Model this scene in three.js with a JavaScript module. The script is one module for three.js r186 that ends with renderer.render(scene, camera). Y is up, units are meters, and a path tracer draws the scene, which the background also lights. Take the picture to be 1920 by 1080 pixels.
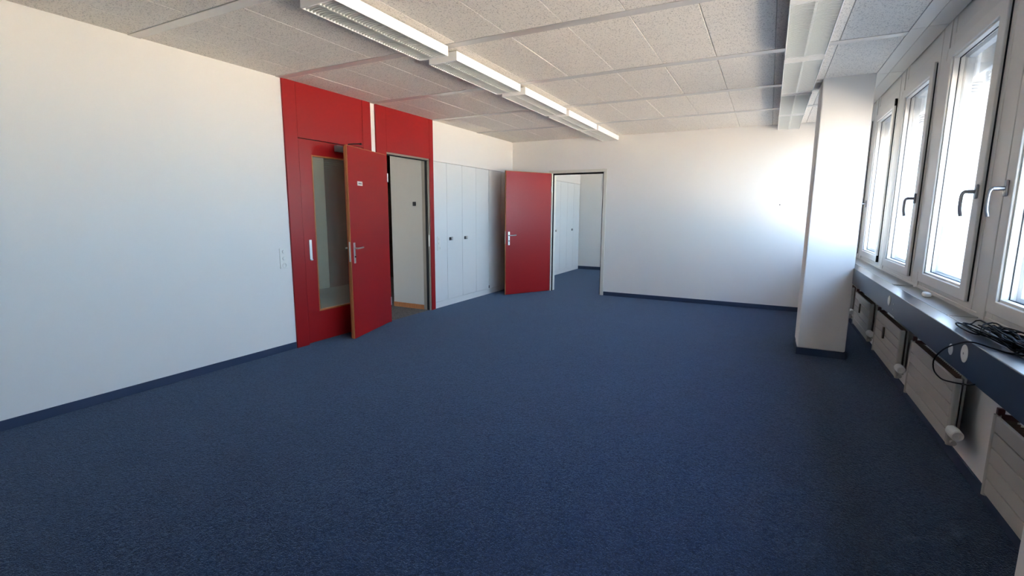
import * as THREE from 'three';
import { mergeGeometries, toCreasedNormals } from 'three/addons/utils/BufferGeometryUtils.js';
import { RoundedBoxGeometry } from 'three/addons/geometries/RoundedBoxGeometry.js';
import { ImprovedNoise } from 'three/addons/math/ImprovedNoise.js';

// ------------------------------------------------------------------ camera, sky, sun, exposure
const scene = new THREE.Scene();
const camera = new THREE.PerspectiveCamera(61.48, 16 / 9, 0.05, 400);
camera.rotation.order = 'YXZ';
camera.rotation.set(-0.1537, 0.48236, 0.00674);
camera.position.set(0, 1.3667, 0);

const renderer = new THREE.WebGLRenderer({ antialias: true });
renderer.toneMapping = THREE.LinearToneMapping;
renderer.toneMappingExposure = 3.7;
renderer.shadowMap.enabled = true;

// bright hazy sky: whitish near the horizon, blue overhead
{
  const w = 128, h = 64, d = new Float32Array(w * h * 4);
  for (let y = 0; y < h; y++) {
    const el = ((y + 0.5) / h - 0.5) * Math.PI, s = Math.max(0, Math.sin(el)), k = Math.pow(1 - s, 2.2);
    for (let x = 0; x < w; x++) {
      const i = (y * w + x) * 4;
      d[i] = 0.55 + 1.3 * k; d[i + 1] = 0.95 + 1.65 * k; d[i + 2] = 1.8 + 1.5 * k; d[i + 3] = 1;
    }
  }
  const t = new THREE.DataTexture(d, w, h, THREE.RGBAFormat, THREE.FloatType);
  t.mapping = THREE.EquirectangularReflectionMapping; t.magFilter = THREE.LinearFilter; t.needsUpdate = true;
  scene.background = t; scene.backgroundIntensity = 1.75;
}
const sun = new THREE.DirectionalLight(0xffecd0, 50);
sun.position.set(-32, 26, -12); sun.target.position.set(12, -4, 4);
sun.castShadow = true; sun.shadow.mapSize.set(2048, 2048); sun.shadow.radius = 1;
Object.assign(sun.shadow.camera, { left: -60, right: 60, top: 60, bottom: -60, near: 1, far: 160 });
scene.add(sun, sun.target);

// ------------------------------------------------------------------ helpers
let seed = 12345;
const rnd = () => { seed = (seed + 0x6d2b79f5) | 0; let t = Math.imul(seed ^ (seed >>> 15), 1 | seed); t = (t + Math.imul(t ^ (t >>> 7), 61 | t)) ^ t; return ((t ^ (t >>> 14)) >>> 0) / 4294967296; };
const noise = new ImprovedNoise();
const taken = new Map();
function numbered(name) { const n = taken.get(name) ?? 0; taken.set(name, n + 1); return n ? name + '_' + String(n).padStart(3, '0') : name; }

// uv in metres, from the dominant axis of each face
function metric(g) {
  g = g.index ? g.toNonIndexed() : g;
  g.computeVertexNormals && !g.attributes.normal && g.computeVertexNormals();
  const p = g.attributes.position, n = p.count, uv = new Float32Array(n * 2);
  const a = new THREE.Vector3(), b = new THREE.Vector3(), c = new THREE.Vector3();
  for (let i = 0; i < n; i += 3) {
    a.fromBufferAttribute(p, i); b.fromBufferAttribute(p, i + 1).sub(a); c.fromBufferAttribute(p, i + 2).sub(a); b.cross(c);
    const x = Math.abs(b.x), y = Math.abs(b.y), z = Math.abs(b.z);
    for (let k = i; k < i + 3; k++) {
      const X = p.getX(k), Y = p.getY(k), Z = p.getZ(k);
      if (y >= x && y >= z) { uv[2 * k] = X; uv[2 * k + 1] = Z; } else if (x >= z) { uv[2 * k] = Z; uv[2 * k + 1] = Y; } else { uv[2 * k] = X; uv[2 * k + 1] = Y; }
    }
  }
  const out = new THREE.BufferGeometry();
  out.setAttribute('position', p.clone()); out.setAttribute('normal', g.attributes.normal.clone()); out.setAttribute('uv', new THREE.BufferAttribute(uv, 2));
  return out;
}
function box(x0, x1, y0, y1, z0, z1) { return metric(new THREE.BoxGeometry(x1 - x0, y1 - y0, z1 - z0).translate((x0 + x1) / 2, (y0 + y1) / 2, (z0 + z1) / 2)); }
function rbox(x0, x1, y0, y1, z0, z1, r = 0.003, s = 2) {
  const w = x1 - x0, h = y1 - y0, d = z1 - z0;
  return metric(new RoundedBoxGeometry(w, h, d, s, Math.min(r, w / 2.01, h / 2.01, d / 2.01)).translate((x0 + x1) / 2, (y0 + y1) / 2, (z0 + z1) / 2));
}
function tube(points, r, n = 40, closed = false, k = 8) { return metric(new THREE.TubeGeometry(new THREE.CatmullRomCurve3(points.map((p) => new THREE.Vector3(...p)), closed), n, r, k, closed)); }
// cylinder from a to b
function rod(a, b, r, r2 = r, k = 20) {
  const A = new THREE.Vector3(...a), B = new THREE.Vector3(...b), d = B.clone().sub(A), g = new THREE.CylinderGeometry(r2, r, d.length(), k);
  g.applyQuaternion(new THREE.Quaternion().setFromUnitVectors(new THREE.Vector3(0, 1, 0), d.clone().normalize()));
  return metric(g.translate(...A.clone().add(B).multiplyScalar(0.5).toArray()));
}
// lathe about an axis through a pointing to direction d; profile as [radius, height]
function lathe(a, d, profile, k = 28) {
  const g = new THREE.LatheGeometry(profile.map((p) => new THREE.Vector2(...p)), k);
  g.applyQuaternion(new THREE.Quaternion().setFromUnitVectors(new THREE.Vector3(0, 1, 0), new THREE.Vector3(...d).normalize()));
  return metric(toCreasedNormals(g.translate(...a), 0.55));
}
function base(name, x, y, z, turn = 0) { const o = new THREE.Group(); o.name = numbered(name); o.position.set(x, y, z); o.rotation.y = turn; scene.add(o); return o; }
function tag(o, label, category, group, kind) {
  if (label) o.userData.label = label;
  if (category) o.userData.category = category;
  if (group) o.userData.group = group;
  if (kind) o.userData.kind = kind;
  return o;
}
// one mesh from geometries given in world axes (for a turned thing: in its own axes, local = true)
function part(name, geos, m, parent, label, local = false) {
  const list = Array.isArray(geos) ? geos : [geos], g = list.length > 1 ? mergeGeometries(list) : list[0];
  const o = new THREE.Mesh(g, m); o.castShadow = o.receiveShadow = true;
  if (!parent) { o.name = numbered(name); scene.add(o); return o; }
  o.name = name;
  if (!local) { const p = new THREE.Vector3(); for (let q = parent; q && q !== scene; q = q.parent) p.add(q.position); g.translate(-p.x, -p.y, -p.z); }
  parent.add(o); if (label) o.userData.label = label;
  return o;
}
function struct(name, geos, m, label) { const o = part(name, geos, m); o.userData.kind = 'structure'; if (label) o.userData.label = label; return o; }
function copy(o, label) { const c = o.clone(); c.name = numbered(o.userData.stem ?? o.name); if (label) c.userData.label = label; scene.add(c); return c; }

// ------------------------------------------------------------------ textures and materials
function dataTex(size, f, srgb = true, metres = 1) {
  const d = new Uint8Array(size * size * 4);
  for (let y = 0; y < size; y++) for (let x = 0; x < size; x++) { const c = f(x, y), i = (y * size + x) * 4; d[i] = c[0]; d[i + 1] = c[1]; d[i + 2] = c[2]; d[i + 3] = 255; }
  const t = new THREE.DataTexture(d, size, size); t.wrapS = t.wrapT = THREE.RepeatWrapping; t.magFilter = THREE.LinearFilter; t.minFilter = THREE.LinearMipmapLinearFilter; t.generateMipmaps = true;
  if (srgb) t.colorSpace = THREE.SRGBColorSpace;
  t.repeat.set(1 / metres, 1 / metres); t.needsUpdate = true; return t;
}
const wrapNoise = (x, y, size, cells, z = 0) => { // tileable
  const u = (x / size) * cells, v = (y / size) * cells, a = x / size, b = y / size, n = (p, q) => noise.noise(p, q, z);
  return n(u, v) * (1 - a) * (1 - b) + n(u - cells, v) * a * (1 - b) + n(u, v - cells) * (1 - a) * b + n(u - cells, v - cells) * a * b;
};
// carpet: blue heather, short fibres of three tones
function carpetMaps(tones, size = 1024, metres = 1.3) {
  const v = new Float32Array(size * size);
  for (let i = 0; i < 90000; i++) {
    const x0 = rnd() * size, y0 = rnd() * size, a = rnd() * Math.PI, l = 3 + rnd() * 7, s = rnd() < 0.5 ? -1 : 1, k = s * (0.25 + 0.5 * rnd());
    for (let t = 0; t < l; t++) for (let w = 0; w < 2; w++) { const x = ((x0 + Math.cos(a) * t - Math.sin(a) * w) | 0) & (size - 1), y = ((y0 + Math.sin(a) * t + Math.cos(a) * w) | 0) & (size - 1); v[y * size + x] = v[y * size + x] * 0.5 + k; }
  }
  const val = (x, y) => Math.max(-1, Math.min(1, v[y * size + x] * 0.85 + wrapNoise(x, y, size, 64) * 0.5 + wrapNoise(x, y, size, 9, 3.3) * 0.22 + (rnd() - 0.5) * 0.4));
  const h = new Float32Array(size * size);
  const map = dataTex(size, (x, y) => { const q = val(x, y); h[y * size + x] = q; const t = q < 0 ? [0, 1, 1 + q] : [1, 2, q]; return [0, 1, 2].map((c) => tones[t[0]][c] + (tones[t[1]][c] - tones[t[0]][c]) * t[2]); }, true, metres);
  const bump = dataTex(size, (x, y) => { const q = 128 + 127 * h[y * size + x]; return [q, q, q]; }, false, metres);
  return { map, bump };
}
const CARPET = carpetMaps([[20, 32, 50], [35, 52, 79], [54, 75, 105]]);
const CORRIDOR = carpetMaps([[52, 46, 42], [96, 88, 82], [140, 130, 122]], 512, 0.8);
// mineral fibre tile: warm white, dark fissures
function tileMaps(size = 1024, metres = 1.0) {
  const v = new Float32Array(size * size);
  for (let i = 0; i < 5200; i++) {
    let x = rnd() * size, y = rnd() * size, a = Math.PI * (0.5 + (rnd() - 0.5) * 0.7); const l = 2 + rnd() * rnd() * 11, w = 1 + rnd() * 1.4, k = 0.3 + rnd() * 0.6;
    for (let t = 0; t < l; t++) {
      x += Math.cos(a); y += Math.sin(a); a += (rnd() - 0.5) * 0.7;
      for (let p = -2; p <= 2; p++) for (let q = -2; q <= 2; q++) if (p * p + q * q <= w * w) { const X = ((x + p) | 0) & (size - 1), Y = ((y + q) | 0) & (size - 1); v[Y * size + X] = Math.max(v[Y * size + X], k); }
    }
  }
  for (let i = 0; i < 16000; i++) { const X = (rnd() * size) | 0, Y = (rnd() * size) | 0; v[Y * size + X] = Math.max(v[Y * size + X], 0.3 + rnd() * 0.4); }
  const map = dataTex(size, (x, y) => { const q = v[y * size + x], n = wrapNoise(x, y, size, 40) * 5 + (rnd() - 0.5) * 7; return [240 + n - 70 * q, 233 + n - 70 * q, 222 + n - 68 * q]; }, true, metres);
  const bump = dataTex(size, (x, y) => { const q = 220 - 200 * v[y * size + x] + wrapNoise(x, y, size, 90) * 20; return [q, q, q]; }, false, metres);
  return { map, bump };
}
const TILE = tileMaps();
const plaster = dataTex(512, (x, y) => { const q = 128 + 60 * wrapNoise(x, y, 512, 40) + 40 * wrapNoise(x, y, 512, 110, 2) + (rnd() - 0.5) * 30; return [q, q, q]; }, false, 0.5);
const fine = dataTex(256, () => { const q = 128 + (rnd() - 0.5) * 120; return [q, q, q]; }, false, 0.12);
const woodMap = dataTex(512, (x, y) => { const q = noise.noise(x * 0.16, y * 0.008, 1.5) * 0.6 + noise.noise(x * 0.45, y * 0.016, 7.1) * 0.4; return [176 + 34 * q, 108 + 28 * q, 58 + 20 * q]; }, true, 0.5);
const brushed = dataTex(512, (x, y) => { const q = 150 + 60 * wrapNoise(x * 0.08, y, 512, 120) + (rnd() - 0.5) * 20; return [q, q, q]; }, false, 0.4);

const std = (o) => new THREE.MeshStandardMaterial(o), phys = (o) => new THREE.MeshPhysicalMaterial(o);
const M = {
  wall: std({ color: '#e9e6e1', roughness: 0.85, bumpMap: plaster, bumpScale: 0.0006 }),
  ceilingCore: std({ color: '#d8d2c8', roughness: 0.9 }),
  tile: std({ map: TILE.map, roughness: 0.95, bumpMap: TILE.bump, bumpScale: 0.0011 }),
  rail: phys({ color: '#d6d0c8', roughness: 0.32, clearcoat: 0.5, clearcoatRoughness: 0.25 }),
  carpet: phys({ map: CARPET.map, roughness: 1, sheen: 1, sheenColor: new THREE.Color('#abc4de'), sheenRoughness: 0.42, bumpMap: CARPET.bump, bumpScale: 0.004 }),
  corridorCarpet: std({ map: CORRIDOR.map, roughness: 1, bumpMap: CORRIDOR.bump, bumpScale: 0.004 }),
  skirting: std({ color: '#2b3a55', roughness: 0.7, bumpMap: fine, bumpScale: 0.0004 }),
  red: phys({ color: '#9c1a1d', roughness: 0.33, specularIntensity: 0.6, bumpMap: fine, bumpScale: 0.00006 }),
  wood: std({ map: woodMap, roughness: 0.55 }),
  cupboard: phys({ color: '#e3e3e0', roughness: 0.42 }),
  metalFrame: phys({ color: '#d6d2c6', roughness: 0.45 }),
  gasket: std({ color: '#0c0c0d', roughness: 0.7 }),
  steel: std({ color: '#c9c8c5', metalness: 1, roughness: 0.34, bumpMap: brushed, bumpScale: 0.00005 }),
  steelDark: std({ color: '#3a3a3c', metalness: 0.8, roughness: 0.4 }),
  white: phys({ color: '#eeede9', roughness: 0.4 }),
  lampWhite: phys({ color: '#faf9f6', roughness: 0.38 }),
  louvre: phys({ color: '#e6e8e3', roughness: 0.4 }),
  tubeGlass: phys({ color: '#f4f3ee', roughness: 0.3 }),
  windowWhite: phys({ color: '#dcd9d2', roughness: 0.4 }),
  handle: std({ color: '#9b9ca0', metalness: 0.75, roughness: 0.35 }),
  pane: phys({ color: '#ffffff', roughness: 0, transmission: 1, thickness: 0, ior: 1.5 }),
  ribbed: null,
  duct: phys({ color: '#222a33', roughness: 0.3, clearcoat: 0.3, clearcoatRoughness: 0.2 }),
  grille: std({ color: '#a9a9a6', metalness: 0.5, roughness: 0.42 }),
  radiator: phys({ color: '#b5b0a6', roughness: 0.45 }),
  copper: std({ color: '#5b4436', metalness: 0.1, roughness: 0.6 }),
  bracket: std({ color: '#4a1f1a', roughness: 0.5 }),
  meter: std({ color: '#7d7566', roughness: 0.5 }),
  brownPanel: std({ color: '#4a3a2e', roughness: 0.6 }),
  plastic: phys({ color: '#e8e6df', roughness: 0.45 }),
  grey: std({ color: '#8a8a88', roughness: 0.5 }),
  cable: phys({ color: '#08080a', roughness: 0.75, specularIntensity: 0.35 }),
  facade: std({ color: '#d9d5cc', roughness: 0.9 }),
  facadeBlue: std({ color: '#9fb4bd', roughness: 0.8 }),
  ground: std({ color: '#c9c0b0', roughness: 1 }),
  gravel: std({ color: '#dcd5c8', roughness: 1 }),
  bitumen: std({ color: '#7d766d', roughness: 0.95 }),
  lining: phys({ color: '#93897b', roughness: 0.5 }),
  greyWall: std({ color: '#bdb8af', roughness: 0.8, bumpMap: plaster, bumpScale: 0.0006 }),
  outerSash: phys({ color: '#a9adae', roughness: 0.4 }),
  outside: std({ color: '#b8bcc0', roughness: 0.6 }),
  farGlass: phys({ color: '#5d7280', roughness: 0.15 }),
};
M.ribbed = phys({ color: '#e6ebe0', roughness: 0.14, ior: 1.6, transmission: 0.93, thickness: 0 });

// ------------------------------------------------------------------ room shell
const H = 2.6, XL = -4.135, ZF = -7.886, ZB = 1.3, XW = 1.03, XO = 1.26; // ceiling, wall with the doors, end wall, wall behind the camera, parapet inside and outside
const BAY = 1.192, mull = (k) => -4.243 + BAY * k; // window posts
const SETBACK = 0.16;                              // thickness of the wall with the doors

struct('floor', box(XL - 0.02, XO, -0.25, 0, -11.9, ZB), M.carpet, 'blue heather carpet of the empty office room');
struct('floor_corridor', box(-7.2, XL - 0.02, -0.25, 0, -11.9, -1.2), M.corridorCarpet, 'brown grey carpet of the dark corridor');

const wl = (y0, y1, z0, z1) => box(XL - SETBACK, XL, y0, y1, z0, z1);
struct('wall_left', wl(0, H + 0.05, -3.205, ZB), M.wall, 'long white wall before the red doors');
struct('wall_left', wl(0, H + 0.05, -4.43, -4.352), M.wall, 'narrow white wall strip between the two red doors');
struct('wall_left', wl(2.067, H + 0.05, ZF, -5.524), M.wall, 'white wall over the cupboards');
const far = (x0, x1, y0, y1) => box(x0, x1, y0, y1, ZF - 0.14, ZF);
struct('wall_far', [far(XL - 0.6, -3.40, 0, H + 0.05), far(-3.40, -2.41, 2.075, H + 0.05), far(-2.41, XW + 0.1, 0, H + 0.05)], M.wall, 'white end wall with the open door to the next room');
struct('wall_right', [box(XW, XO, -0.25, 0.868, -11.9, ZB)], M.wall, 'white parapet wall behind the radiators');
struct('wall_back', box(XL - 0.3, XO, 0, H + 0.05, ZB, ZB + 0.2), M.wall);
struct('wall_lintel', [box(0.962, XO, 2.618, 3.0, -11.9, ZB), box(1.03, XO, 2.40, 2.618, -11.9, ZB)], M.facade);

// pillars
const pillar = (z0, z1) => [rbox(0.345, 0.743, 0.07, H + 0.02, z0, z1, 0.012, 2), box(0.355, 0.733, 0, 0.08, z0 + 0.01, z1 - 0.01)];
struct('pillar', pillar(-5.9, -5.45), M.wall, 'square white pillar standing against the window sill');
struct('pillar', pillar(-0.882, -0.43), M.wall, 'white pillar edge at the border beside the last radiator');
const ring = (z0, z1, t = 0.006, h = 0.07) => [box(0.345 - t, 0.743 + t, 0, h, z1, z1 + t), box(0.345 - t, 0.743 + t, 0, h, z0 - t, z0), box(0.345 - t, 0.345, 0, h, z0, z1), box(0.743, 0.743 + t, 0, h, z0, z1)];
struct('baseboard_pillar', ring(-5.9, -5.45), M.skirting);
struct('baseboard_pillar', ring(-0.882, -0.43), M.skirting);
struct('baseboard_left', rbox(XL - 0.01, XL + 0.008, 0, 0.066, -3.2, ZB, 0.003), M.skirting, 'blue skirting along the long white wall');
struct('baseboard_far', rbox(-2.385, XW, 0, 0.066, ZF - 0.01, ZF + 0.008, 0.003), M.skirting, 'blue skirting along the end wall');
struct('baseboard_right', rbox(XW - 0.01, XW + 0.02, 0, 0.066, ZF, ZB, 0.003), M.skirting, 'blue skirting under the radiators');

// ceiling: slab, tiles, rails
{
  const c = base('ceiling', -1.5, H, -3); tag(c, 'suspended ceiling of fissured mineral tiles', null, null, 'structure');
  part('ceiling_slab', [box(XL - 0.3, XO, H + 0.03, H + 0.4, -1.2, ZB + 0.2), box(-7.2, XO, H + 0.03, H + 0.4, -11.9, -1.2)], M.ceilingCore, c);
  const xs = [0.743, 0.35, -0.055, -0.465, -0.876, -1.29, -1.715, -2.138, -2.545, -2.955, -3.37, -3.80, XL];
  const zs = [ZF, -6.709, -5.536, -4.393, -3.197, -2.02, -0.845, 0.33, 1.505, ZB];
  for (let r = 0; r + 1 < zs.length; r++) {
    const z0 = zs[r] + (r ? 0.043 : 0.003), z1 = zs[r + 1] - (r + 2 < zs.length ? 0.043 : 0.003);
    for (let k = 0; k + 1 < xs.length; k++) {
      const x1 = xs[k] - 0.0015, x0 = xs[k + 1] + 0.0015;
      const g = rbox(x0, x1, H - 0.001 + rnd() * 0.0015, H + 0.022, z0, z1, 0.004, 1);
      const uv = g.attributes.uv, du = rnd(), dv = rnd(); for (let i = 0; i < uv.count; i++) uv.setXY(i, uv.getX(i) + du, uv.getY(i) + dv);
      part('ceiling_tile', g, M.tile, c);
    }
    if (r) part('ceiling_rail', [rbox(XL, 0.743, H - 0.004, H + 0.02, zs[r] - 0.041, zs[r] + 0.041, 0.003)], M.rail, c);
  }
}
// boards between ceiling and windows
{
  const t = base('trim_1', 0.85, H, -3); tag(t, 'white boards between the ceiling tiles and the window heads', null, null, 'structure');
  part('backing', box(0.744, 0.962, H + 0.0205, H + 0.03, ZF, ZB), M.gasket, t);
  for (let k = -4; k < 6; k++) {
    const z0 = Math.max(mull(k) - 0.06 + 0.001, ZF), z1 = Math.min(mull(k + 1) - 0.06 - 0.001, ZB); if (z1 - z0 < 0.05) continue;
    part('board', rbox(0.744, 0.832, H - 0.002, H + 0.02, z0 + 0.001, z1 - 0.001, 0.002), M.windowWhite, t);
    part('board', rbox(0.8355, 0.945, H + 0.001, H + 0.02, z0 + 0.001, z1 - 0.001, 0.002), M.windowWhite, t);
  }
}

// ------------------------------------------------------------------ windows
// one bay: post, fixed frame, opening sash, glass, handle; handleAt +1 = near stile, -1 = far stile
function makeWindow(handleAt, n, label) {
  const Z0 = 0, w = base('window_' + n, 0.95, 0.88, 0); tag(w, label, null, null, 'structure');
  const a = 0.002, b = BAY - 0.002; // along z from the far post
  const s0 = 0.05, s1 = 0.955, g0 = 0.143, g1 = 0.863;
  const X0 = 0.95, X1 = 1.03, L = true, yb = 0.875, yt = 2.62;
  const part_ = (name, geos, m) => part(name, geos.map((g) => g.translate(-0.95, -0.88, 0)), m, w, null, true);
  part_('frame', [rbox(X0, X1, yb, yt, a, 0.075, 0.003), rbox(X0, X1, yb, yt, 0.915, 1.0, 0.003), rbox(X0 + 0.003, X1, yb, yt, 1.0, 1.084, 0.003), box(X0 + 0.014, X1, yb, yt, 1.08, 1.1), rbox(X0 - 0.006, X1, yb, yt, 1.092, b, 0.005),
    rbox(X0 + 0.001, X1, yb, 0.955, 0.07, 0.92, 0.003), rbox(X0 + 0.001, X1, 2.372, 2.503, 0.07, 0.92, 0.003), rbox(X0 + 0.004, X1, 2.505, yt, 0.07, 0.92, 0.003),
    rbox(X0 - 0.004, X0 + 0.02, yb, 0.895, a, b, 0.003)], M.windowWhite);
  const Sx = 0.93, y0 = 0.925, y1 = 2.415;
  part_('sash', [rbox(Sx, 1.0, y0, y1, s0, g0, 0.006), rbox(Sx, 1.0, y0, y1, g1, s1, 0.006), rbox(Sx, 1.0, y0, 0.988, g0 - 0.01, g1 + 0.01, 0.006), rbox(Sx, 1.0, 2.344, y1, g0 - 0.01, g1 + 0.01, 0.006),
    // glazing beads
    rbox(Sx + 0.012, 0.97, 0.975, 1.0, g0, g1, 0.003), rbox(Sx + 0.012, 0.97, 2.332, 2.35, g0, g1, 0.003), rbox(Sx + 0.012, 0.97, 0.98, 2.345, g0 - 0.005, g0 + 0.012, 0.003), rbox(Sx + 0.012, 0.97, 0.98, 2.345, g1 - 0.012, g1 + 0.005, 0.003)], M.windowWhite);
  part_('gasket', [box(0.9702, 0.974, 0.998, 1.0025, g0, g1), box(0.9702, 0.974, 2.3295, 2.334, g0, g1), box(0.9702, 0.974, 1.0, 2.332, g0 + 0.010, g0 + 0.0145), box(0.9702, 0.974, 1.0, 2.332, g1 - 0.0145, g1 - 0.010), box(0.9435, 0.9495, 0.93, 2.405, s1 - 0.002, s1 + 0.0035)], M.gasket);
  part_('outer_sash', [rbox(1.0, 1.04, 0.94, 1.012, g0 - 0.06, g1 + 0.06, 0.004), rbox(1.0, 1.04, 2.322, 2.395, g0 - 0.06, g1 + 0.06, 0.004), rbox(1.0, 1.04, 1.01, 2.324, g0 - 0.06, g0 + 0.03, 0.004), rbox(1.0, 1.04, 1.01, 2.324, g1 - 0.012, g1 + 0.06, 0.004)], M.outerSash);
  part_('pane', [box(0.975, 0.979, 0.985, 2.347, g0 - 0.004, g1 + 0.004)], M.pane);
  const hz = handleAt > 0 ? s1 - 0.035 : s0 + 0.035, hy = 1.49;
  part_('handle', [rbox(Sx - 0.011, Sx, hy - 0.036, hy + 0.036, hz - 0.015, hz + 0.015, 0.005), rod([Sx, hy, hz], [Sx - 0.05, hy, hz], 0.0095),
    tube([[Sx - 0.035, hy + 0.001, hz], [Sx - 0.05, hy - 0.001, hz], [Sx - 0.058, hy - 0.012, hz], [Sx - 0.061, hy - 0.05, hz], [Sx - 0.06, hy - 0.09, hz], [Sx - 0.053, hy - 0.125, hz]], 0.0085, 30)], M.handle);
  const hinge = handleAt > 0 ? s0 - 0.006 : s1 + 0.006;
  for (const y of [0.93, 2.35]) part_('hinge', [rod([Sx + 0.006, y, hinge], [Sx + 0.006, y + 0.06, hinge], 0.008)], handleAt > 0 ? M.windowWhite : M.gasket);
  return w;
}
const wA = makeWindow(1, 1, 'window whose handle hangs before the bright glass, second in from the frame border');
const wB = makeWindow(-1, 2, 'window cut by the frame border with a pale handle on its far stile');
wA.position.z = mull(0); wB.position.z = mull(1);
let wn = 3;
const win = (src, k, label) => { const c = src.clone(); c.name = 'window_' + wn++; c.position.z = mull(k); c.userData.label = label; scene.add(c); };
win(wA, -1, 'window second along from the pillar, dark handle over the glass');
win(wB, -2, 'window next to the white pillar with a dark hinge at its bottom corner');
win(wA, -3, 'window hidden between the pillar and the end wall');
win(wA, 2, 'window beside the camera');
for (const [k, n] of [[-4, 'first'], [-5, 'second'], [-6, 'third']]) win(k % 2 ? wA : wB, k, n + ' window of the next room beyond the end wall');
// wall piece beside the last windows
struct('wall_pier', [box(0.95, XO, 0.868, 2.65, mull(3), ZB), box(0.95, XO, 0.868, 2.65, -11.9, mull(-6))], M.wall);

// ------------------------------------------------------------------ sill duct with convector grille
{
  const d = base('sill_duct', 0.737, 0.735, -2.5); tag(d, 'long blue grey cable duct forming the window sill', 'window sill');
  const z0 = -11.7 + 3.83, z1 = ZB - 0.01;
  part('front_panel', [rbox(0.737, 0.745, 0.735, 0.876, z0, z1, 0.003)], M.duct, d);
  part('top_panel', [rbox(0.737, 0.822, 0.868, 0.88, z0, z1, 0.004)], M.duct, d);
  part('bottom_panel', [box(0.742, 0.95, 0.735, 0.745, z0, z1)], M.copper, d, 'brown underside');
  part('back_panel', [box(0.94, 0.949, 0.74, 0.868, z0, z1)], M.grey, d);
  for (let k = -3; k < 5; k++) {
    const a = Math.max(mull(k) - (k ? 0.045 : 0.022), z0 + 0.005), b = Math.min(mull(k + 1) - (k === -1 ? 0.095 : 0.065), z1), s = [];
    for (let z = a + 0.006; z < b; z += 0.0125) s.push(box(0.827, 0.942, 0.869, 0.877, z, z + 0.0075));
    s.push(rbox(0.823, 0.8285, 0.866, 0.8795, a, b, 0.0015), rbox(0.94, 0.9455, 0.866, 0.8785, a, b, 0.0015), box(0.824, 0.945, 0.855, 0.860, a, b));
    const g = part('grille', s, M.grille, d, 'fine slatted convector grille'); g.userData.kind = 'stuff';
  }
  const disc = (z, y, r, n, lab) => part(n, lathe([0.737, y, z], [-1, 0, 0], [[0, 0.004], [r * 0.8, 0.0045], [r, 0.002], [r, -0.002]]), M.plastic, d, lab);
  disc(-3.895, 0.819, 0.033, 'socket', 'round white socket cover'); disc(-2.665, 0.8, 0.024, 'socket'); disc(-2.508, 0.822, 0.036, 'socket');
  for (const [z, y, r] of [[-2.508, 0.822, 0.005]]) part('screw', lathe([0.7335, y, z], [-1, 0, 0], [[0, 0.001], [r, 0.001], [r, -0.001]]), M.grey, d);
  for (const y of [0.815, 0.782]) part('screw', lathe([0.737, y, -3.772], [-1, 0, 0], [[0, 0.001], [0.006, 0.001], [0.006, -0.001]]), M.plastic, d);
  part('label_strip', rbox(0.7355, 0.737, 0.735, 0.744, -3.89, -3.71, 0.0005), M.plastic, d, 'pale label strip');
}

// ------------------------------------------------------------------ radiators
function makeRadiator(meter) {
  const r = base('radiator', 0.92, 0.175, 0); // spans z 0 .. 0.9
  const P = (n, g, m, l) => part(n, g.map((q) => q.translate(-0.92, -0.175, 0)), m, r, l, true);
  const y0 = 0.175, y1 = 0.53, L = 0.88, n = 5, gap = 0.004, hh = (y1 - y0) / n, ribs = [];
  for (let k = 0; k < n; k++) P('panel', [rbox(0.919, 0.934, y0 + k * hh + gap / 2, y0 + (k + 1) * hh - gap / 2, 0.018, L - 0.012, 0.004)], M.radiator);
  P('back_panel', [box(0.927, 0.934, y0 + 0.005, y1 - 0.005, 0.02, L - 0.02), box(0.975, 0.985, y0 + 0.01, y1 - 0.01, 0.04, L - 0.06)], M.radiator);
  P('header', [tube([[0.925, y0 - 0.008, 0.012], [0.925, 0.3, 0.012], [0.925, y1 + 0.004, 0.012]], 0.013, 8)], M.radiator);
  P('header', [rbox(0.919, 0.951, y0 - 0.008, y1 + 0.004, L - 0.014, L + 0.006, 0.0095, 3)], M.radiator);
  const fins = []; for (let z = 0.05; z < L - 0.08; z += 0.03) fins.push(box(0.935, 0.975, y0 + 0.03, y1 - 0.004, z, z + 0.002));
  const f = P('fins', fins, M.copper, 'brownish convector fins'); f.userData.kind = 'stuff';
  P('bracket', [rbox(0.93, 1.03, y1 - 0.02, y1 + 0.006, -0.004, 0.006, 0.002), rbox(0.926, 0.95, y1, y1 + 0.03, -0.012, 0.008, 0.003)], M.bracket, 'dark reddish bracket');
  P('pipe', [rod([0.945, y0 + 0.016, L - 0.01], [0.945, y0 + 0.016, L + 0.026], 0.013)], M.radiator);
  const v = P('valve', [lathe([0.93, 0.262, L + 0.012], [0.08, -0.08, 1], [[0, -0.012], [0.017, -0.012], [0.017, 0.004], [0.027, 0.009], [0.029, 0.035], [0.0275, 0.078], [0.0235, 0.084], [0.0155, 0.0835], [0.015, 0.081], [0.005, 0.081], [0.0045, 0.083], [0, 0.083]])], M.plastic, 'white thermostat valve');
  if (meter) P('heat_meter', [rbox(0.905, 0.92, 0.36, 0.455, 0.37, 0.40, 0.003)], M.meter, 'grey brown heat meter strip');
  return r;
}
{
  const G = null;
  const r1 = makeRadiator(false), r2 = makeRadiator(true);
  r1.position.z = -4.085; tag(r1, 'big white panel radiator below the window, behind the hanging cable loop', 'radiator');
  r2.position.z = -5.28; tag(r2, 'white panel radiator with a grey meter strip, second from the pillar', 'radiator');
  const place = (s, z, l) => { const c = copy(s, l); c.position.z = z; };
  place(r2, -6.475, 'white panel radiator with a meter strip, first beside the pillar foot');
  place(r1, -2.70, 'white panel radiator cut off by the corner pillar at the frame border');
  place(r1, -7.67, 'white panel radiator hidden behind the pillar, only its valve showing');
}

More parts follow.
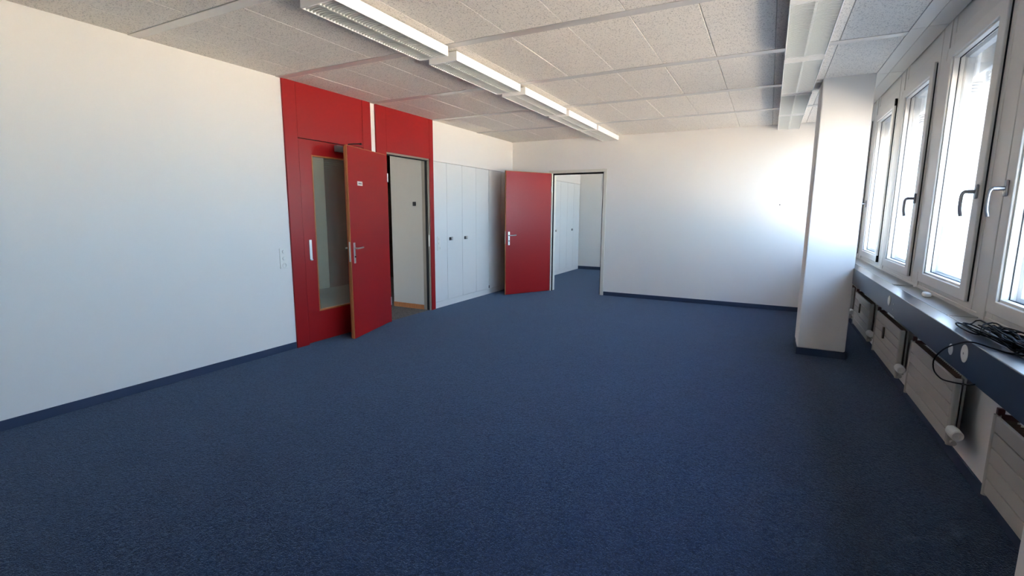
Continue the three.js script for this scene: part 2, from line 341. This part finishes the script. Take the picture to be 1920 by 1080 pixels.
// ------------------------------------------------------------------ things on the sill
{
  const p = base('rounded_block', 0.885, 0.8795, -3.745); tag(p, 'small white rounded block lying alone on the window sill', 'block');
  part('body', [rbox(0.868, 0.904, 0.8795, 0.907, -3.782, -3.714, 0.011, 4)], M.plastic, p);
  part('foot', [box(0.872, 0.900, 0.879, 0.881, -3.776, -3.720)], M.grey, p);
  const pts = []; const c = [0.835, 0.888, -2.47];
  const pushLoop = (rx, rz, cx, cz, turns, ph, lift) => { for (let i = 0; i < turns * 12; i++) { const t = ph + (i / 12) * Math.PI * 2, w = 1 + 0.18 * Math.sin(i * 2.399 + ph * 3); pts.push([cx + rx * w * Math.cos(t) + 0.012 * Math.sin(i * 1.7), lift + 0.005 * Math.sin(i * 1.13) + 0.003 * rnd() + i * 0.0007, cz + rz * w * Math.sin(t) + 0.02 * Math.sin(i * 0.77)]); } };
  // tail: up from behind the fascia edge, hanging loop, then onto the sill
  const tail = [[0.7315, 0.742, -2.35], [0.727, 0.722, -2.41], [0.715, 0.695, -2.52], [0.708, 0.675, -2.64], [0.706, 0.69, -2.735], [0.708, 0.722, -2.755], [0.712, 0.782, -2.69], [0.718, 0.848, -2.55], [0.735, 0.8845, -2.44], [0.77, 0.8845, -2.36], [0.80, 0.885, -2.30]];
  pushLoop(0.035, 0.20, 0.845, -2.50, 4, 0.4, 0.886);
  pushLoop(0.028, 0.24, 0.86, -2.42, 4, 1.2, 0.892);
  pushLoop(0.045, 0.30, 0.84, -2.55, 1, 2.2, 0.897);
  pushLoop(0.03, 0.22, 0.855, -2.36, 3, 0.2, 0.897);
  const cb = base('cable_coil', c[0], c[1] - 0.008, c[2]); tag(cb, 'black cable coiled on the window sill with a loop hanging over the edge', 'cable');
  part('coil', tube([...tail, ...pts], 0.0030, 700, false, 7), M.cable, cb);
  part('coil', [0, 1].map((k) => tube(Array.from({ length: 10 }, (_, i) => { const t = (i / 10) * Math.PI * 2; return [0.79 + 0.02 * k + 0.028 * Math.cos(t), 0.8845 + 0.012 * (1 - Math.cos(t - 0.6)) * 0.5 + 0.004 * k, -2.70 + 0.03 * k + (0.10 + 0.02 * k) * Math.sin(t)]; }), 0.0030, 90, true, 7)), M.cable, cb);
  part('tie', [rbox(0.815, 0.885, 0.884, 0.925, -2.36, -2.345, 0.006)], M.cable, cb);
}

// ------------------------------------------------------------------ ceiling lights
function makeLight(z0, z1) {
  const x0 = 0, x1 = 0.262, y0 = 2.518, y1 = 2.588, L = z1 - z0;
  const o = base('ceiling_light', 0.131, 2.518, 0);
  const P = (n, g, m, l) => part(n, g.map((q) => q.translate(-0.131, -2.518, 0)), m, o, l, true);
  P('housing', [rbox(x0 + 0.004, x1 - 0.004, y1 - 0.012, y1, 0.004, L - 0.004, 0.003), box(0.08, 0.18, y1, H, 0.12, 0.2), box(0.08, 0.18, y1, H, L - 0.2, L - 0.12)], M.lampWhite);
  P('side_panel', [rbox(x0, x0 + 0.005, y0 + 0.001, y1, 0, L, 0.0015)], M.lampWhite);
  P('side_panel', [rbox(x1 - 0.005, x1, y0 + 0.001, y1, 0, L, 0.0015)], M.lampWhite);
  P('end_cap', [rbox(x0 + 0.001, x1 - 0.001, y0 + 0.001, y1, 0, 0.012, 0.002)], M.lampWhite);
  P('end_cap', [rbox(x0 + 0.001, x1 - 0.001, y0 + 0.001, y1, L - 0.012, L, 0.002)], M.lampWhite);
  // louvre: cross blades with curved lower edge and a spine of two sloping reflectors
  const blade = new THREE.Shape(); blade.moveTo(0.007, 2.53 + 0.022); blade.lineTo(0.007, y0 + 0.002);
  blade.quadraticCurveTo(0.066, y0 + 0.012, 0.122, y0 + 0.001); blade.lineTo(0.140, y0 + 0.001); blade.quadraticCurveTo(0.196, y0 + 0.012, 0.255, y0 + 0.002); blade.lineTo(0.255, 2.552); blade.closePath();
  const bg = metric(new THREE.ExtrudeGeometry(blade, { depth: 0.005, bevelEnabled: false, curveSegments: 6 })), bl = [];
  for (let z = 0.024; z < L - 0.02; z += 0.0245) bl.push(bg.clone().translate(0, 0, z));
  const lv = P('louvre', bl, M.louvre, 'grey cross louvre'); lv.userData.kind = 'stuff';
  const spine = new THREE.Shape(); spine.moveTo(0.124, y0 + 0.003); spine.lineTo(0.138, y0 + 0.003); spine.quadraticCurveTo(0.135, 2.54, 0.134, 2.566); spine.lineTo(0.128, 2.566); spine.quadraticCurveTo(0.127, 2.54, 0.124, y0 + 0.003);
  P('spine', [metric(new THREE.ExtrudeGeometry(spine, { depth: L - 0.03, bevelEnabled: false, curveSegments: 6 })).translate(0, 0, 0.015)], M.louvre);
  for (const x of [0.064, 0.198]) P('lamp_tube', [rod([x, 2.562, 0.03], [x, 2.562, L - 0.03], 0.008)], M.tubeGlass);
  return o;
}
{
  const spans = [[-3.17, -2.08], [-4.372, -3.282], [-5.575, -4.476], [-6.725, -5.662], [-7.842, -6.797]];
  const ord = ['first', 'second', 'third', 'fourth', 'fifth'];
  const proto = makeLight(-3.17, -2.08);
  for (const [row, X] of [[0, -2.472], [1, 0.012]]) spans.forEach(([a, b], i) => {
    const o = row || i ? copy(proto) : proto, n = ord[4 - i];
    o.position.x = X + 0.131; o.position.z = a; o.scale.z = row || i ? (b - a) / 1.09 : 1;
    tag(o, row ? `${n} louvred ceiling light from the end wall in the row beside the windows and pillar` : `${n} louvred white ceiling light from the end wall in the row passing the red doors`, 'ceiling light', row ? 'lights of the window row' : 'lights of the door row');
  });
}

// ------------------------------------------------------------------ red doors in the long wall
const XF = XL + 0.018; // face of the red frames
{ // glazed fixed leaf with posts and transom panel
  const d = base('door_1', XL, 0, -3.78); tag(d, 'red door with a tall ribbed glass pane beside the long white wall', null, null, 'structure');
  part('post', rbox(XL - 0.10, XF, 0, H, -3.35, -3.205, 0.004), M.red, d);
  part('post', rbox(XL - 0.10, XF, 0, H, -4.352, -4.222, 0.004), M.red, d);
  part('transom_panel', rbox(XL - 0.05, XF - 0.002, 2.082, H, -4.2195, -3.3525, 0.003), M.red, d);
  const xa = XL - 0.045, xb = XL + 0.011;
  part('leaf', [rbox(xa, xb, 0.012, 2.075, -3.507, -3.355, 0.004), rbox(xa, xb, 0.012, 2.075, -4.218, -4.045, 0.004), rbox(xa, xb, 0.012, 0.342, -4.05, -3.502, 0.004), rbox(xa, xb, 1.92, 2.075, -4.05, -3.502, 0.004)], M.red, d);
  part('glazing_bead', [rbox(xb - 0.014, xb + 0.003, 0.33, 1.932, -3.513, -3.501, 0.002), rbox(xb - 0.014, xb + 0.003, 0.33, 1.932, -4.052, -4.04, 0.002), rbox(xb - 0.014, xb + 0.003, 0.33, 0.345, -4.05, -3.503, 0.002), rbox(xb - 0.014, xb + 0.003, 1.918, 1.932, -4.05, -3.503, 0.002)], M.wood, d, 'brown wooden glazing bead');
  const reeds = new THREE.Shape(), yr = (i) => 0.336 + (i / 640) * 1.59; reeds.moveTo(xb - 0.019, 0.336);
  for (let i = 0; i <= 640; i++) reeds.lineTo(xb - 0.0135 + 0.0016 * Math.sin((i / 8) * Math.PI * 2), yr(i));
  reeds.lineTo(xb - 0.019, 1.926); reeds.closePath();
  part('pane', metric(new THREE.ExtrudeGeometry(reeds, { depth: 0.539, bevelEnabled: false }).translate(0, 0, -4.046)), M.ribbed, d, 'ribbed obscured glass');
  part('pull_handle', [rbox(xb, xb + 0.006, 0.872, 1.082, -3.447, -3.415, 0.002), rbox(xb + 0.006, xb + 0.016, 0.872, 0.885, -3.445, -3.417, 0.002)], M.steel, d, 'flat steel pull plate');
  part('door_closer', [rbox(xb, xb + 0.045, 1.995, 2.06, -4.02, -3.80, 0.006)], M.grey, d);
}
{ // open doorway, frame and swung leaf
  const d = base('door_2', XL, 0, -5.0); tag(d, 'open red doorway to the dark corridor with its leaf swung wide', null, null, 'structure');
  part('post', rbox(XL - 0.10, XF, 0, H, -4.60, -4.43, 0.004), M.red, d);
  part('post', rbox(XL - 0.10, XF, 0, H, -5.522, -5.440, 0.004), M.red, d);
  part('transom_panel', rbox(XL - 0.05, XF - 0.002, 2.082, H, -5.4375, -4.6025, 0.003), M.red, d);
  part('lining', [rbox(XL - 0.115, XL + 0.004, 0, 2.08, -5.444, -5.424, 0.003), rbox(XL - 0.115, XL + 0.004, 2.06, 2.084, -5.44, -4.60, 0.003), rbox(XL - 0.115, XL + 0.004, 0, 2.08, -4.615, -4.598, 0.003)], M.lining, d, 'taupe door lining');
  part('gasket', [box(XL - 0.055, XL - 0.02, 0, 2.07, -5.425, -5.416), box(XL - 0.055, XL - 0.02, 2.052, 2.062, -5.43, -4.61)], M.gasket, d);
  part('strike_plate', [rbox(XL - 0.012, XL + 0.006, 0.90, 1.06, -5.425, -5.4205, 0.001)], M.steel, d);
}
function mirrorZ(g) {
  for (const k of ['position', 'normal']) { const a = g.attributes[k]; for (let i = 0; i < a.count; i++) a.setZ(i, -a.getZ(i)); }
  for (const k of ['position', 'normal', 'uv']) { const a = g.attributes[k], n = a.itemSize, v = a.array; for (let i = 0; i < a.count; i += 3) for (let c = 0; c < n; c++) { const t = v[(i + 1) * n + c]; v[(i + 1) * n + c] = v[(i + 2) * n + c]; v[(i + 2) * n + c] = t; } }
  return g;
}
function makeLeaf(name, x, z, turn, width, height, lockY) {
  // own axes: hinge at origin, leaf along +x, its room face towards -z
  const o = base(name, x, 0, z, turn);
  const P = (n, g, m, l, parent = o) => part(n, g.map(mirrorZ), m, parent, l, true);
  P('panel', [rbox(0.0, width - 0.010, 0.012, height - 0.009, -0.001, 0.004, 0.0015), rbox(0.0, width - 0.02, 0.014, height - 0.004, -0.049, -0.044, 0.0015)], M.red);
  P('edge', [rbox(0.002, width - 0.003, 0.012, height - 0.001, -0.024, -0.001, 0.002), rbox(0.004, width - 0.019, 0.012, height - 0.012, -0.0445, -0.024, 0.002)], M.wood, 'brown wooden edge');
  const hx = width - 0.065, plate = P('handle', [rbox(hx - 0.017, hx + 0.017, lockY - 0.16, lockY + 0.06, 0.004, 0.011, 0.003), rod([hx, lockY, 0.008], [hx, lockY, 0.05], 0.009), tube([[hx + 0.002, lockY, 0.046], [hx - 0.03, lockY, 0.052], [hx - 0.075, lockY + 0.002, 0.05], [hx - 0.12, lockY + 0.004, 0.046]], 0.0085, 24)], M.steel, 'steel lever handle');
  P('cylinder', [rod([hx, lockY - 0.09, 0.008], [hx, lockY - 0.09, 0.017], 0.009)], M.steelDark, 'dark lock cylinder', plate);
  P('handle', [rbox(hx - 0.017, hx + 0.017, lockY - 0.16, lockY + 0.06, -0.056, -0.049, 0.003), rod([hx, lockY, -0.05], [hx, lockY, -0.095], 0.009), tube([[hx, lockY, -0.092], [hx - 0.04, lockY, -0.096], [hx - 0.12, lockY + 0.004, -0.092]], 0.0085, 24)], M.steel);
  P('lock_plate', [rbox(width - 0.005, width - 0.002, lockY - 0.14, lockY + 0.07, -0.022, -0.004, 0.0008)], M.steel);
  for (const y of [0.22, height - 0.32]) P('hinge', [rod([-0.004, y, 0.008], [-0.004, y + 0.1, 0.008], 0.008)], M.steel);
  return o;
}
{
  const a = makeLeaf('door_leaf', -4.107, -4.575, 0, 0.895, 2.045, 0.985);
  a.rotation.y = -Math.atan2(0.862, 0.25); // points to the camera, a little off the wall
  tag(a, 'open red door leaf before the glass door, with a small white name plate', 'door');
  part('name_plate', rbox(0.607, 0.712, 1.645, 1.69, -0.008, -0.004, 0.001), M.plastic, a, 'small white plate', true);
  const np = a.children[a.children.length - 1];
  part('print', [box(0.625, 0.695, 1.6615, 1.6735, -0.0084, -0.0079)], M.grey, np, 'grey worn print', true);
  part('selector_arm', [rbox(0.80, 0.81, 2.045, 2.06, 0.02, 0.03, 0.002), rod([0.805, 2.058, 0.025], [0.775, 2.064, -0.095], 0.006), lathe([0.775, 2.058, -0.095], [0, 1, 0], [[0, -0.006], [0.011, -0.006], [0.013, 0.004], [0.009, 0.012], [0, 0.013]])], M.steelDark, a, 'dark selector arm', true);
  const b = makeLeaf('door_leaf', -3.362, ZF + 0.038, 0, 0.93, 2.045, 1.0);
  tag(b, 'open red door leaf hung on the end wall before the cupboards', 'door');
  b.rotation.y = Math.atan2(-0.82, -0.455); 
}
{ // metal frame in the end wall
  const d = base('door_3', -2.9, 0, ZF); tag(d, 'open doorway in the end wall with a cream metal frame', null, null, 'structure');
  const x0 = -3.417, x1 = -2.391, t = 2.092, f = ZF + 0.012;
  part('frame', [rbox(x0, x0 + 0.062, 0, 2.042, ZF - 0.03, f, 0.004), rbox(x1 - 0.055, x1, 0, 2.042, ZF - 0.03, f, 0.004), rbox(x0, x1, 2.0422, t, ZF - 0.03, f, 0.004)], M.metalFrame, d);
  part('lining', [box(-3.40, -3.345, 0, 2.05, ZF - 0.15, ZF - 0.045), box(-2.456, -2.405, 0, 2.05, ZF - 0.15, ZF - 0.045), box(-3.40, -2.41, 2.03, 2.08, ZF - 0.15, ZF - 0.045)], M.metalFrame, d);
  part('gasket', [box(-3.357, -3.336, 0, 2.044, ZF - 0.045, ZF - 0.028), box(-2.466, -2.444, 0, 2.044, ZF - 0.045, ZF - 0.028), box(-3.357, -2.446, 2.016, 2.044, ZF - 0.045, ZF - 0.028)], M.gasket, d);
}

// ------------------------------------------------------------------ cupboards
function cupboards(name, seams, zEnd, lockSpots, label, latch) {
  const c = base(name, XL, 0, seams[0]); tag(c, label, 'cupboard');
  part('plinth', box(XL - 0.55, XL - 0.002, 0, 0.088, zEnd, seams[0]), M.cupboard, c);
  part('carcass', box(XL - 0.55, XL - 0.022, 0.088, 2.066, zEnd, seams[0]), M.steelDark, c);
  for (let i = 0; i < seams.length; i++) {
    const a = seams[i] - 0.0025, b = (seams[i + 1] ?? zEnd) + 0.0025;
    const door = part('door', rbox(XL - 0.02, XL + 0.001, 0.0915, 2.062, b, a, 0.0015), M.cupboard, c);
    const z = lockSpots[i];
    if (z) {
      part('lock', [rbox(XL + 0.001, XL + 0.009, 0.963, 1.009, z - 0.06, z + 0.03, 0.008)], M.steelDark, door, 'dark metal lock');
      part('lock_core', [lathe([XL + 0.006, 0.986, z - 0.024], [1, 0, 0], [[0.022, 0], [0.022, 0.012], [0.018, 0.016], [0, 0.016]])], M.steel, door);
    }
  }
  if (latch) part('latch', rbox(XL, XL + 0.006, 0.10, 0.145, latch - 0.008, latch + 0.008, 0.001), M.gasket, c, 'small black latch');
  return c;
}
struct('wall_filler', [box(XL - 0.3, XL, 0.091, 2.062, -5.8455, -5.524), box(XL - 0.3, XL - 0.001, 0, 0.0875, -5.846, -5.524)], M.cupboard, 'white filler panel between the red doorway and the cupboard');
cupboards('cupboard', [-5.848, -6.248, -6.641, -7.045, -7.46], ZF + 0.002, [-5.925, -6.325], 'white built in cupboard beside the red doorway, two dark locks', -7.05);
cupboards('cupboard', [-8.03, -8.5, -8.92, -9.35, -9.78, -10.2, -10.62, -11.03], -11.44, [0, 0, 0, 0, -9.93, 0, -10.95], 'white built in cupboard seen through the open end doorway');

// switches
function plate(name, x, y0, y1, z0, z1, label) {
  const s = base(name, x, y0, (z0 + z1) / 2); tag(s, label, 'switch'); const zc = (z0 + z1) / 2, h = (y1 - y0) / 3;
  part('plate', rbox(x, x + 0.009, y0, y1, z0, z1, 0.003), M.plastic, s);
  for (let k = 0; k < 2; k++) part('button', lathe([x + 0.008, y1 - h * (k + 0.5), zc], [1, 0, 0], [[0.017, 0], [0.017, 0.006], [0.014, 0.009], [0, 0.0095]]), M.plastic, s);
  part('socket', lathe([x + 0.008, y0 + h * 0.5, zc], [1, 0, 0], [[0.02, 0.004], [0.02, 0], [0.017, -0.001], [0.016, -0.0015], [0, -0.001]].map((q) => [q[0], q[1] + 0.003])), M.plastic, s);
  return s;
}
plate('switch_plate', XL, 0.818, 1.015, -3.157, -3.075, 'white triple switch plate on the long wall beside the red post');
plate('switch_plate', XL + 0.001, 0.83, 1.03, -5.665, -5.598, 'white triple switch plate on the cupboard filler beside the red doorway');
tag(part('nail', lathe([0.122, 1.506, ZF], [0, 0, 1], [[0, 0.004], [0.008, 0.003], [0.008, 0]], 12), M.steelDark), 'single dark nail head in the white end wall', 'nail');

// ------------------------------------------------------------------ next room and corridor
struct('wall_left_next_room', box(XL - SETBACK, XL, 2.068, H + 0.05, -11.45, ZF - 0.14), M.wall);
struct('wall_corridor_side', box(XL - 0.75, XL - 0.56, 0, H + 0.05, -11.6, -5.6), M.wall);
struct('wall_far_next_room', box(XL - 0.7, XO, 0, H + 0.05, -11.75, -11.45), M.wall, 'white end wall of the next room');
struct('baseboard_next_room', rbox(XL + 0.002, XW, 0, 0.075, -11.46, -11.442, 0.003), M.skirting);
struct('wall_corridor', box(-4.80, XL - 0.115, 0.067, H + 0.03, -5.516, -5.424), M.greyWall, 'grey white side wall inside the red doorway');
struct('baseboard_corridor', rbox(-4.80, XL - 0.115, 0, 0.066, -5.516, -5.414, 0.003), M.wood, 'brown wooden skirting inside the red doorway');
struct('wall_corridor_end', box(-7.2, -7.0, 0, H + 0.05, -11.9, -6.2), M.brownPanel, 'dark brown corridor wall');
struct('wall_corridor_end', box(-7.2, -7.0, 0, H + 0.05, -6.2, -1.2), M.wall, 'white corridor wall behind the ribbed glass');
struct('wall_corridor_end', box(-7.2, XL - 0.7, 0, H + 0.05, -9.2, -9.0), M.brownPanel);
struct('wall_corridor_end', [box(-7.2, XL - SETBACK, 0, 0.9, -1.4, -1.2), box(-7.2, XL - SETBACK, 2.3, H + 0.05, -1.4, -1.2), box(-7.2, -6.6, 0.9, 2.3, -1.4, -1.2), box(-5.4, XL - SETBACK, 0.9, 2.3, -1.4, -1.2)], M.wall);
{
  const w = base('window_20', -6, 0.9, -1.3); tag(w, 'window at the end of the corridor', null, null, 'structure');
  part('frame', [rbox(-6.6, -5.4, 0.9, 0.97, -1.34, -1.26, 0.004), rbox(-6.6, -5.4, 2.23, 2.3, -1.34, -1.26, 0.004), rbox(-6.6, -6.53, 0.9, 2.3, -1.34, -1.26, 0.004), rbox(-5.47, -5.4, 0.9, 2.3, -1.34, -1.26, 0.004)], M.windowWhite, w);
  part('pane', box(-6.54, -5.46, 0.96, 2.24, -1.302, -1.298), M.pane, w);
}
{
  const k = base('door_bell', -4.36, 1.45, -5.424); tag(k, 'small black wall box inside the red doorway', 'wall box');
  part('case', rbox(-4.40, -4.355, 1.455, 1.51, -5.424, -5.405, 0.004), M.gasket, k);
  part('button', lathe([-4.378, 1.483, -5.405], [0, 0, 1], [[0.012, 0], [0.012, 0.004], [0, 0.005]]), M.steelDark, k);
}

// ------------------------------------------------------------------ outside
struct('roof_outside', box(XO, 11, -3.9, -3.62, -60, 40), M.bitumen, 'dark flat roof below the windows');
struct('roof_outside', box(11, 38, -3.9, -3.6, -60, 40), M.gravel, 'sunlit pale gravel roof of the lower wing');
struct('ground_outside', box(1.3, 160, -9.2, -9, -120, 120), M.ground);
struct('wall_facade', [box(XL - 0.3, XO, -9, -0.25, -1.2, ZB + 0.2), box(XL - 0.3, XO, 3.0, 3.3, -1.2, ZB + 0.2), box(-8, XO, -9, -0.25, -60, -1.2), box(-8, XO, 3.0, 3.3, -60, -1.2)], M.facade);
{ // blind boxes and guide rails before each window
  const b = base('blind_box', 1.15, 2.22, 0); // spans one bay
  const P = (n, g, m) => part(n, g.map((q) => q.translate(-1.15, -2.22, 0)), m, b, null, true);
  P('box', [rbox(1.10, 1.22, 2.25, 2.40, 0.03, BAY - 0.03, 0.006)], M.outside);
  P('rail', [rbox(1.12, 1.145, 0.9, 2.25, 0.075, 0.095, 0.003)], M.outside);
  P('slat_stack', [0, 1, 2, 3].map((k) => rbox(1.125, 1.195, 2.175 + k * 0.02, 2.187 + k * 0.02, 0.11, BAY - 0.2, 0.005)), M.outside);
  b.position.z = mull(0); tag(b, 'grey blind box outside the second window from the frame border', 'blind');
  for (const [k, l] of [[1, 'grey blind box outside the window cut by the frame border'], [-1, 'grey blind box outside the window with the dark handle, second from the pillar'], [-2, 'grey blind box outside the window next to the pillar']]) copy(b, l).position.z = mull(k);
}
// pale buildings across the street
function block(x0, x1, h, z0, z1, m, label, floors = 3) {
  const o = base('building', x0, -9, (z0 + z1) / 2); tag(o, label, 'building');
  part('wall', box(x0, x1, -9, h, z0, z1), m, o);
  part('roof', rbox(x0 - 0.4, x1 + 0.4, h, h + 0.35, z0 - 0.4, z1 + 0.4, 0.05), M.facade, o);
  const n = Math.floor((z1 - z0) / 3.2);
  for (let f = 0; f < floors; f++) for (let i = 0; i < n; i++) part('window', box(x0 - 0.06, x0 + 0.05, h - 2.6 - f * 3.1, h - 1.1 - f * 3.1, z0 + 0.9 + i * 3.2, z0 + 2.4 + i * 3.2), M.farGlass, o);
}
block(52, 66, 1.6, -90, -52, M.facade, 'pale flat roofed building far outside the windows beside the pillar');
block(48, 60, 0.2, -48, -22, M.facade, 'pale low building far outside the middle window');
block(42, 50, -0.9, -19, -9, M.facadeBlue, 'pale blue building far outside the second window', 2);

{ // building opposite the end of the corridor
  const o = base('building', -9, -9, 26); tag(o, 'pale building opposite the corridor window', 'building');
  part('wall', box(-24, 8, -9, 7, 22, 30), M.facade, o);
  part('roof', rbox(-24.4, 8.4, 7, 7.3, 21.6, 30.4, 0.05), M.facade, o);
  for (let f = 0; f < 4; f++) for (let i = 0; i < 8; i++) part('window', box(-22 + i * 3.8, -20.4 + i * 3.8, 4.2 - f * 3.1, 5.8 - f * 3.1, 21.95, 22.05), M.farGlass, o);
}

renderer.render(scene, camera);
